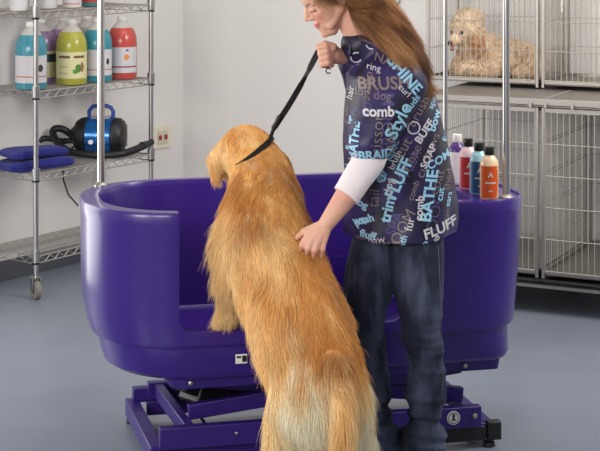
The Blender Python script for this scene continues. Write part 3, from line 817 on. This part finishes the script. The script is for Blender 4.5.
# neck, shoulders, torso
chain(m, [(H(-.03, 0, -.04), .056), (B(357, 27, 5.08), .053), (B(378, 52, 5.09), .062)])
shL, shR = B(402, 84, 4.95), B(372, 78, 5.22)
chain(m, [(shR, .06), (B(385, 66, 5.09), .08), (shL, .06)])
ellipsoid(m, B(392, 110, 5.09), (.11, .15, .17)); ellipsoid(m, B(398, 160, 5.09), (.10, .13, .14)); ellipsoid(m, B(402, 208, 5.09), (.115, .155, .12))
# left arm down to the dog
elL, wrL = B(371, 160, 4.87), B(327, 223, 4.80)
chain(m, [(shL, .052), (elL, .040)]); chain(m, [(elL, .042), (B(352, 188, 4.84), .039), (wrL, .025)])
# right arm raised, holding the leash
elR, wrR = B(374, 92, 5.26), B(345, 57, 5.10)
chain(m, [(shR, .05), (elR, .04)]); chain(m, [(elR, .04), (B(358, 72, 5.17), .034), (wrR, .026)])
# legs
hipL, hipR = B(415, 222, 5.02), B(387, 222, 5.16)
knL, anL = B(424, 336, 4.97), B(420, 462, 5.04)
knR, anR = B(362, 322, 5.03), B(378, 462, 5.06)
chain(m, [(hipL, .070), (knL, .032), (anL, .018)]); chain(m, [(hipR, .070), (knR, .032), (anR, .018)])
# left hand resting on the coat: back of the hand and fingers
def hand_finger(pts, rs): chain(m, list(zip(pts, rs)))
kn = [B(305, 240, 4.775), B(310.5, 242.5, 4.765), B(317, 243, 4.765), B(323.5, 241.5, 4.775)]
tips = [B(301.5, 249, 4.785), B(307, 253.5, 4.775), B(314, 255.5, 4.775), B(321.5, 255.5, 4.785)]
mids = [B(302, 245, 4.768), B(308, 248.5, 4.757), B(315, 250, 4.757), B(322.5, 249, 4.768)]
for i, k in enumerate(kn):
    w0 = wrL+(k-wrL)*.12
    capsule(m, w0, .018, k, .0115)
    chain(m, [(k, .0105), (mids[i], .0095), (tips[i], .0075)])
capsule(m, wrL+Vector((-.005, .012, -.005)), .017, B(304, 232, 4.80), .012); capsule(m, B(304, 232, 4.80), .011, B(297, 238, 4.815), .008)
# right fist around the leash
_B = B
def B(px, py, Y): return _B(px-3, py+3, Y-.02)
fc = B(330, 51, 5.08)
capsule(m, wrR, .025, B(336, 52, 5.085), .028)
ellipsoid(m, B(333, 50, 5.085), (.034, .022, .032))
for i in range(4):
    yy = 44.5+i*5.6; xx = 323+i*1.2
    k = B(329+i*.6, yy-1.5, 5.045); 
    chain(m, [(B(334, yy, 5.06), .012), (k, .0105), (B(xx, yy, 5.05), .0105), (B(xx-1.2, yy+1, 5.08), .0095), (B(xx+4, yy+1.5, 5.095), .0085)])
chain(m, [(B(336, 44, 5.06), .014), (B(328, 40.5, 5.05), .0105), (B(320.5, 43.5, 5.055), .0085)])
B = _B
body_me = fuse(m, .0036, 3)
bc = lin(222, 172, 148); bp = lin(206, 140, 118)
lipn = np.array(H(.098, 0, -.051)); ck = [np.array(H(.075, .035*k, -.028)) for k in (-1, 1)]
eb = [(np.array(H(.090, .010*k, .020)), np.array(H(.078, .045*k, .024))) for k in (-1, 1)]
el_ = [(np.array(H(.086, .018*k, -.003)), np.array(H(.075, .044*k, -.004))) for k in (-1, 1)]
def segd(P, a, b_):
    ab = b_-a; t_ = np.clip(((P-a) @ ab)/(ab @ ab), 0, 1); return np.linalg.norm(P-(a+t_[:, None]*ab), axis=1)
def skincol(co):
    k = mix(bc, bp, .25+.3*wobble(co, 30, 2)[:, 0])
    for q in ck: k = mix(k, lin(220, 140, 124), .5*(1-sstep(np.linalg.norm(co-q, axis=1), .01, .03)))
    lp = np.abs((co-lipn) @ np.array(HU)) < .008; ly = np.abs((co-lipn) @ np.array(HL)) < .021; lx = (co-lipn) @ np.array(HF) > -.012
    k[lp & ly & lx] = lin(196, 118, 108)
    for a, b_ in eb: k = mix(k, lin(112, 72, 46), .8*(1-sstep(segd(co, a, b_), .003, .0065)))
    for a, b_ in el_: k = mix(k, lin(70, 42, 32), .85*(1-sstep(segd(co, a, b_), .0025, .005)))
    return k
vcolor(body_me, skincol)
finish(body_me, 'body', attr_mat('skin', .5, sss=.12), person, smooth=180)

# jeans
m = MB()
ellipsoid(m, B(401, 214, 5.09), (.125, .165, .10))
chain(m, [(B(415, 232, 5.02), .096), (B(418, 285, 4.99), .078), (knL+Vector((-.003, 0, 0)), .062), (B(427, 380, 5.0), .060), (B(424, 425, 5.03), .066), (B(420, 468, 5.05), .070)])
chain(m, [(B(385, 232, 5.15), .102), (B(371, 275, 5.09), .084), (knR, .068), (B(368, 375, 5.04), .062), (B(377, 425, 5.05), .064), (B(380, 468, 5.07), .07)])
jm = fuse(m, .006, 8)
def folds(co, nn):
    z = co[:, 2]; out = np.zeros(len(co))
    w = wobble(co*np.array([1, 1, 3.2]), 16, 21)[:, 0]; w2 = wobble(co*np.array([1, 1, 5]), 22, 22)[:, 1]
    out += .008*w*(.5+sstep(-z, -.62, -.4))+.013*w2*sstep(-z, -.42, -.16)
    out += .0035*wobble(co*np.array([1.5, 1.5, 6]), 18, 23)[:, 2]*np.exp(-((z-.47)/.08)**2)*2
    return out
displace(jm, folds)
M_denim = mat('dark_denim', c(28, 33, 54), .85, color2=c(88, 96, 122), vscale=14, bump=.35, bscale=700, detail=6, stretch=(1, 1, .35), lo=.42, hi=.75)
jeans = finish(jm, 'jeans', M_denim, person, smooth=180)
jb = BVHTree.FromPolygons([v.co.copy() for v in jm.vertices], [tuple(p.vertices) for p in jm.polygons])
m = MB()
for path in ([(438, 246), (440, 290), (441, 336), (443, 380), (438, 430), (434, 460)], [(351, 262), (348, 285), (346, 305)]):
    out = []
    for (a, b_) in zip(path, path[1:]):
        for k in range(6):
            t_ = k/6; q = B(a[0]+(b_[0]-a[0])*t_, a[1]+(b_[1]-a[1])*t_, 4.6); d = (q+PO-Vector((0, 0, CAM_H))).normalized()
            h = jb.ray_cast(q, d)
            if h[0] is not None: out.append(h[0]+h[1]*.0006)
    if len(out) > 2: m.tube(out, .0016, 5)
m.build('stitched_seam', mat('seam_thread', c(84, 88, 110), .8), jeans)
# shoes
for (an, nm) in ((anL, 'l'), (anR, 'r')):
    f = Vector((an.x, an.y, 0)); m = MB()
    chain(m, [(f+Vector((.03, 0, .05)), .042), (f+Vector((-.06, -.01, .045)), .043), (f+Vector((-.15, -.02, .036)), .034)])
    sm = fuse(m, .006, 4)
    for v in sm.vertices: v.co.z = max(v.co.z, .022)
    sh = finish(sm, 'shoe', mat('dark_shoe', c(34, 32, 36), .5), person, smooth=180)
    m = MB(); m.loft([[f+Vector((-.06+.145*math.cos(a)*(1), -.01+.046*math.sin(a), z)) for a in np.linspace(0, 2*math.pi, 28, endpoint=False)] for z in (.001, .022)]); m.build('sole', M_rubber, sh)

# smock: rings down the torso, sleeves, collar -> one cloth surface
rows = [(52, 366, 404, .10), (62, 357, 414, .155), (75, 347, 424, .185), (95, 345, 434, .185), (120, 343, 441, .18), (150, 343, 448, .18), (180, 345, 454, .185), (205, 344, 458, .185), (218, 342, 459, .188), (231, 342, 457, .19)]
rings = []; NS = 48
for (y, xl, xr, bdep) in rows:
    cx = (xl+xr)/2; a_ = (xr-xl)/2*Y0/FPX; cp = B(cx, y, 5.09)
    fold = .0 if y < 90 else .010*(y-90)/150
    rr = []
    for k in range(NS):
        t_ = 2*math.pi*k/NS; mod = 1+fold*5*(.5*math.sin(5*t_+1)+.35*math.sin(9*t_+y*.01)+.2*math.sin(14*t_))/1.0*.6
        x_ = a_*math.cos(t_)*mod; y_ = bdep*math.sin(t_)*mod
        hz = 0
        if y >= 205: hz = -.012*(1-abs(math.cos(t_)))*(1 if math.sin(t_) < 0 else .3)*(y-190)/48
        rr.append(cp+Vector((x_, y_, hz)))
    rings.append(rr)
m = MB(); m.loft(rings)
chain(m, [(B(385, 62, 5.09), .085), (shL+Vector((0, 0, .0)), .073), (B(383, 118, 4.90), .072), (B(370, 143, 4.875), .066)])
chain(m, [(B(385, 62, 5.09), .08), (shR, .07), (B(370, 98, 5.26), .066), (B(358, 74, 5.17), .052), (B(350, 62, 5.12), .043)])
chain(m, [(B(360, 44, 5.08), .064), (B(384, 56, 5.09), .085)])
sm = fuse(m, .0055, 4)
# cut the near sleeve square at its hem
wsh = (shL-elL).normalized(); cutp = B(366.5, 149, 4.87)
def wrinkles(co, nn):
    w = wobble(co*np.array([1, 1, .6]), 17, 31)[:, 0]; w2 = wobble(co*np.array([1.2, 1.2, 1]), 34, 32)[:, 1]
    low = co[:, 2] < (B(0, 232, 5.09).z)
    out = .0068*w+.0036*w2; out[low] *= .3; return out
displace(sm, wrinkles)
M_smock = mat('smock_satin', c(17, 15, 30), .46, color2=c(52, 42, 92), vscale=7, bump=.12, bscale=30, lo=.40, hi=.62)
smock = finish(sm, 'smock', M_smock, person, smooth=180)
sbvh = BVHTree.FromPolygons([v.co.copy() for v in sm.vertices], [tuple(p.vertices) for p in sm.polygons])
def print_words(words, mt, side=-1, lift_=.0012):
    bm = bmesh.new()
    for (txt, px, py, size, ang, bold) in words:
        cu = bpy.data.curves.new('t', 'FONT'); cu.body = txt; cu.size = 1.0; cu.align_x = 'CENTER'; cu.align_y = 'CENTER'
        cu.offset = bold; cu.resolution_u = 3
        o = bpy.data.objects.new('t', cu); tm = bpy.data.meshes.new_from_object(o); bpy.data.objects.remove(o)
        b2 = bmesh.new(); b2.from_mesh(tm); bpy.data.meshes.remove(tm)
        bmesh.ops.triangulate(b2, faces=b2.faces)
        k = size*1.25*Y0/FPX
        for _ in range(4):
            le = [e for e in b2.edges if e.calc_length()*k > .008]
            if not le: break
            bmesh.ops.subdivide_edges(b2, edges=le, cuts=1); bmesh.ops.triangulate(b2, faces=b2.faces)
        a = R(ang); o_ = B(px, py, Y0); vm = {}
        for v in b2.verts:
            x, z = v.co.x*k, v.co.y*k
            if side > 0: x = -x
            q = Vector((o_.x+x*math.cos(a)-z*math.sin(a), 1.0*side, o_.z+x*math.sin(a)+z*math.cos(a)))
            h = sbvh.ray_cast(q, Vector((0, -side, 0)))
            if h[0] is not None:
                vm[v.index] = bm.verts.new(h[0]+h[1]*lift_)
        b2.verts.ensure_lookup_table()
        for f in b2.faces:
            ids = [v.index for v in f.verts]
            if all(i in vm for i in ids):
                ps = [vm[i] for i in ids]
                if max((ps[i].co-ps[i-1].co).length for i in range(3)) < .03:
                    try: bm.faces.new(ps)
                    except ValueError: pass
        b2.free()
    me_ = bpy.data.meshes.new('lettering'); bm.to_mesh(me_); bm.free()
    return finish(me_, 'lettering', mt, smock, smooth=0)
ICE, TAUPE, PALE = mat('ice_blue_print', c(150, 198, 222), .5), mat('taupe_print', c(128, 112, 112), .5), mat('pale_print', c(206, 202, 206), .5)
LIL = mat('violet_print', c(76, 66, 118), .5)
ice = [('dry', 378, 168, 8, 70, .02), ('pup', 359, 214, 7, 40, .02), ('spa', 430, 100, 7, 62, .02), ('tub', 349, 165, 8, 84, .03), ('pet', 444, 132, 8, 60, .03), ('NAIL', 390, 143, 8, 75, .02), ('fluff', 366, 226, 8, -10, .03), ('suds', 408, 96, 8, 50, .02), ('cut', 437, 188, 8, 78, .02), ('bath', 399, 232, 7, 75, .02), ('BATHE', 425.5, 188, 13, 80, .03), ('COMB', 439, 154, 9, 22, .03), ('BRAID', 372, 143, 9.5, 4, .035), ('BATHE', 352, 130, 9, 84, .03), ('Style', 394, 112, 15, 62, .02), ('SHINE', 401, 70, 12, -50, .03),
       ('FLUFF', 396, 170, 13, 66, .03), ('trim', 385, 200, 12, 78, .03), ('wash', 362, 212, 8, 20, .04), ('bow', 432, 117, 9, 68, .03), ('clip', 418, 236, 8, 50, .02), ('S', 378, 168, 16, 40, .01), ('dog', 359, 196, 8, -20, .03), ('ears', 446, 195, 6.5, 75, .02)]
pale = [('curl', 400, 84, 7, -45, 0), ('dog', 386, 178, 9, 80, 0), ('shine', 352, 150, 7, 86, 0), ('SOAP', 425, 150, 8, 62, .02), ('brush', 392, 152, 7, 66, 0), ('hair', 350, 90, 7, 80, 0), ('pup', 430, 232, 7, 50, .02), ('comb', 375, 103, 10.5, 0, .03), ('FLUFF', 437, 221, 11, 14, .03), ('comb', 415.5, 199, 8.5, 86, .02), ('C', 355, 57, 13, 20, -.005), ('BUFF', 421, 126, 9, 52, .03), ('C', 369, 43, 12, -20, -.005), ('paw', 374, 230, 8, 10, -.01), ('ring', 372, 64, 7, -10, .0), ('O', 410, 122, 15, 10, -.012), ('fur', 406, 214, 9, 78, 0)]
taupe = [('scissor', 373, 127, 13, 86, -.006), ('dog dog', 369, 88, 9, -4, -.006), ('BRUSH', 381, 78, 13, 4, .02), ('soap', 366, 78, 9, 80, .0), ('GROOM', 395, 226, 12, 62, .0), ('rinse', 408, 150, 11, 60, .0), ('HAIR', 388, 128, 12, 88, .01), ('curl', 420, 160, 11, 66, -.006), ('coat', 434, 176, 11, 70, -.006),
         ('DRY', 355, 172, 12, 80, .01), ('tail', 372, 190, 12, 84, -.006), ('BUBBLES', 380, 236, 8, 6, .02), ('paws', 428, 140, 10, 60, .0), ('groom', 345, 110, 7, 86, .0), ('NAIL', 385, 58, 9, -20, .02), ('shed', 446, 176, 9, 78, 0), ('comb', 410, 182, 7, 70, 0), ('ribbon', 362, 228, 7, 30, 0), ('cut', 400, 140, 12, 60, .01), ('clean', 443, 212, 7, 78, 0), ('brush', 415, 106, 11, 58, 0)]
vio = [('GROOM', 384, 116, 13, 88, .02), ('Wash', 405, 160, 13, 62, .01), ('DOG', 432, 204, 13, 76, .0), ('Pup', 360, 104, 12, 60, .0), ('SPA', 392, 214, 12, 70, .0)]
print_words(vio, LIL, lift_=.0006); print_words(taupe, TAUPE, lift_=.0011); print_words(pale, PALE, lift_=.002); print_words(ice, ICE, lift_=.0016)
print_words([(w, x, y, s, a, b_) for (w, x, y, s, a, b_) in taupe[::2]], TAUPE, 1); print_words(ice[::2], ICE, 1)

# folded collar at the neck
m = MB(); chain(m, [(B(361, 28, 5.13), .012), (B(355, 34, 5.06), .012), (B(351, 44, 5.04), .012), (B(350, 54, 5.03), .010)])
chain(m, [(B(355, 34, 5.06), .011), (B(364, 40, 5.02), .012), (B(378, 46, 5.0), .010)])
finish(fuse(m, .005, 3), 'collar', M_smock, smock, smooth=180)

# white undersleeve on the near forearm
m = MB(); chain(m, [(B(376, 140, 4.88), .050), (elL+Vector((-.004, 0, .0)), .050), (B(340, 204, 4.82), .040)])
us = fuse(m, .005, 3)
# trim the cuff flat
dcut = (B(346, 195, 4.835)-elL).normalized(); pc = B(345.5, 196, 4.835)
for v in us.vertices:
    d = (v.co-pc).dot(dcut)
    if d > 0: v.co -= dcut*d
displace(us, lambda co, nn: .0022*wobble(co, 45, 41)[:, 0])
finish(us, 'undersleeve', mat('white_knit', c(240, 228, 230), .85, bump=.3, bscale=900), person, smooth=180)

# hair: scalp and the long fall over the back
m = MB()
ellipsoid(m, H(-.022, 0, .042), (.094, .082, .082), AXH)
ellipsoid(m, H(-.045, 0, .00), (.07, .078, .075), AXH)
capsule(m, H(-.02, .062, .01), .020, H(-.05, .055, -.03), .03)
CL = [(H(-.08, 0, .01), .062), (B(372, 4, 5.06), .056), (B(386, 21, 5.02), .053), (B(400, 40, 4.98), .046), (B(413, 60, 4.975), .036), (B(421, 74, 4.985), .020), (B(426, 83, 5.0), .006)]
chain(m, CL)
CL2 = [(H(-.05, .05, -.01), .036), (B(362, 14, 5.0), .032), (B(381, 32, 4.95), .031), (B(399, 52, 4.93), .028), (B(413, 73, 4.945), .017), (B(420, 86, 4.96), .006)]
chain(m, CL2)
hm = fuse(m, .006, 6)
cl_ = [np.array(p) for p, r in CL]
def hflow(P, N):
    best = np.full(len(P), 1e9); D = np.zeros_like(P)
    for LL in (CL, CL2):
        for (a, _), (b_, _) in zip(LL, LL[1:]):
            a = np.array(a); b_ = np.array(b_); ab = b_-a; t_ = np.clip(((P-a) @ ab)/(ab @ ab), 0, 1)
            dd = np.linalg.norm(P-(a+t_[:, None]*ab), axis=1); k = dd < best; best[k] = dd[k]; D[k] = ab/np.linalg.norm(ab)
    f = (P-np.array(HO)) @ np.array(HF) > -.04; f &= np.linalg.norm(P-np.array(HO), axis=1) < .14
    D[f] = -np.array(HF)-.35*np.array(HU)
    return D
def hlen(P, N): return np.full(len(P), .085)
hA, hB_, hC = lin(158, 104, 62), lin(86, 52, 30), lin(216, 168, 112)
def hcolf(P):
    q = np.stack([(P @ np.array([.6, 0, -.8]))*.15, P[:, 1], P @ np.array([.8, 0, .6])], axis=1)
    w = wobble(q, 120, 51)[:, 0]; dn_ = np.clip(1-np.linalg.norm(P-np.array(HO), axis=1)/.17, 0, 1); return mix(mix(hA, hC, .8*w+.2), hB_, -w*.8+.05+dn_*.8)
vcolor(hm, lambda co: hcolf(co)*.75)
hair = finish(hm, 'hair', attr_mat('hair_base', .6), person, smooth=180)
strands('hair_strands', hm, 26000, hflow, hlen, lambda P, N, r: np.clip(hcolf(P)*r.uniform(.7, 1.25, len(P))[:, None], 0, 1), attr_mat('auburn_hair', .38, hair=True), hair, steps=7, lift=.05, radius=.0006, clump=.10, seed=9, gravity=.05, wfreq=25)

# ------------------------------------------------------------------ leash
leash = thing('leash', 'black nylon slip leash held in the hand and looped round the retriever neck', 'leash', (0, 0, 0))
M_web = mat('black_webbing', c(26, 25, 27), .7, bump=.3, bscale=600)
def strap(pts, w, th, name, side, parent=leash):
    m = MB(); P = [Vector(p) for p in pts]; rings = []
    for i, p in enumerate(P):
        d = (P[min(i+1, len(P)-1)]-P[max(i-1, 0)]).normalized(); s = side[i] if isinstance(side, list) else side
        s = (s-d*s.dot(d)).normalized(); n_ = d.cross(s)
        rings.append([p+s*w/2+n_*th/2, p+s*w/2-n_*th/2, p-s*w/2-n_*th/2, p-s*w/2+n_*th/2])
    m.loft(rings); return m.build(name, M_web, parent)
top = W(321, 46, 5.06); bot = W(274, 128, 5.18)
pts = []
for k in range(15):
    t_ = k/14; p = top.lerp(bot, t_); p.z -= .012*math.sin(math.pi*t_); pts.append(p)
tw = [Vector((math.cos(.9+1.2*k/14), -.3, math.sin(.9+1.2*k/14)*.6)) for k in range(15)]
strap(pts, .019, .003, 'strap', tw)
m = MB(); d = (bot-top).normalized(); m.cyl(bot-d*.05, bot+d*.004, .0085, 10); m.cyl(bot-d*.045, bot-d*.03, .011, 10); m.build('slide_lock', M_black, leash)
# loop round the neck, laid on the coat
nk = W(255, 150, 5.28); Q = Vector((.80, 0, .60)); Wv = Vector((.12, -.98, .12)); Wv = (Wv-Q*Wv.dot(Q)).normalized(); dn = Q.cross(Wv)
tilt = -.0
lp = []; sd_ = []
for k in range(36):
    a = 2*math.pi*k/36; dr = (Q*math.cos(a)+Wv*math.sin(a)).normalized()
    h = dbvh.ray_cast(nk+dr*.5, -dr)
    r0 = (h[0]-nk).length if h[0] is not None else .1
    lp.append(nk+dr*(min(r0, .14)+(.011 if math.cos(a) > -.05 else .011-.03*min(1, (-math.cos(a)-.05)*1.6)))); sd_.append(dn)
m = MB(); rings = []
for i, p in enumerate(lp):
    d = (lp[(i+1) % 36]-lp[i-1]).normalized(); s = (dn-d*dn.dot(d)).normalized(); n_ = d.cross(s)
    rings.append([p+s*.009+n_*.0018, p+s*.009-n_*.0018, p-s*.009-n_*.0018, p-s*.009+n_*.0018])
m.loft(rings, cap=False, loop=True); m.build('neck_loop', M_web, leash)
m = MB(); jn = bot; q0 = min(lp, key=lambda v: (v-bot).length)
m.cyl(bot-d*.0, q0, .006, 8); m.build('loop_joiner', M_web, leash)
# tail end hanging out of the fist
m = MB(); e0 = W(328.5, 67, 5.04)
m.tube([e0+Vector((.008*math.cos(a), 0, .008*math.sin(a)-.012)) for a in np.linspace(.5, 5.6, 14)], .0022, 6); m.build('end_ring', mat('dark_metal', c(60, 58, 60), .3, .9), leash)
m = MB(); m.tube([W(328.7, 68, 5.04), W(329, 61, 5.05), W(329, 54, 5.08)], .003, 6); m.build('loop_end', M_web, leash)
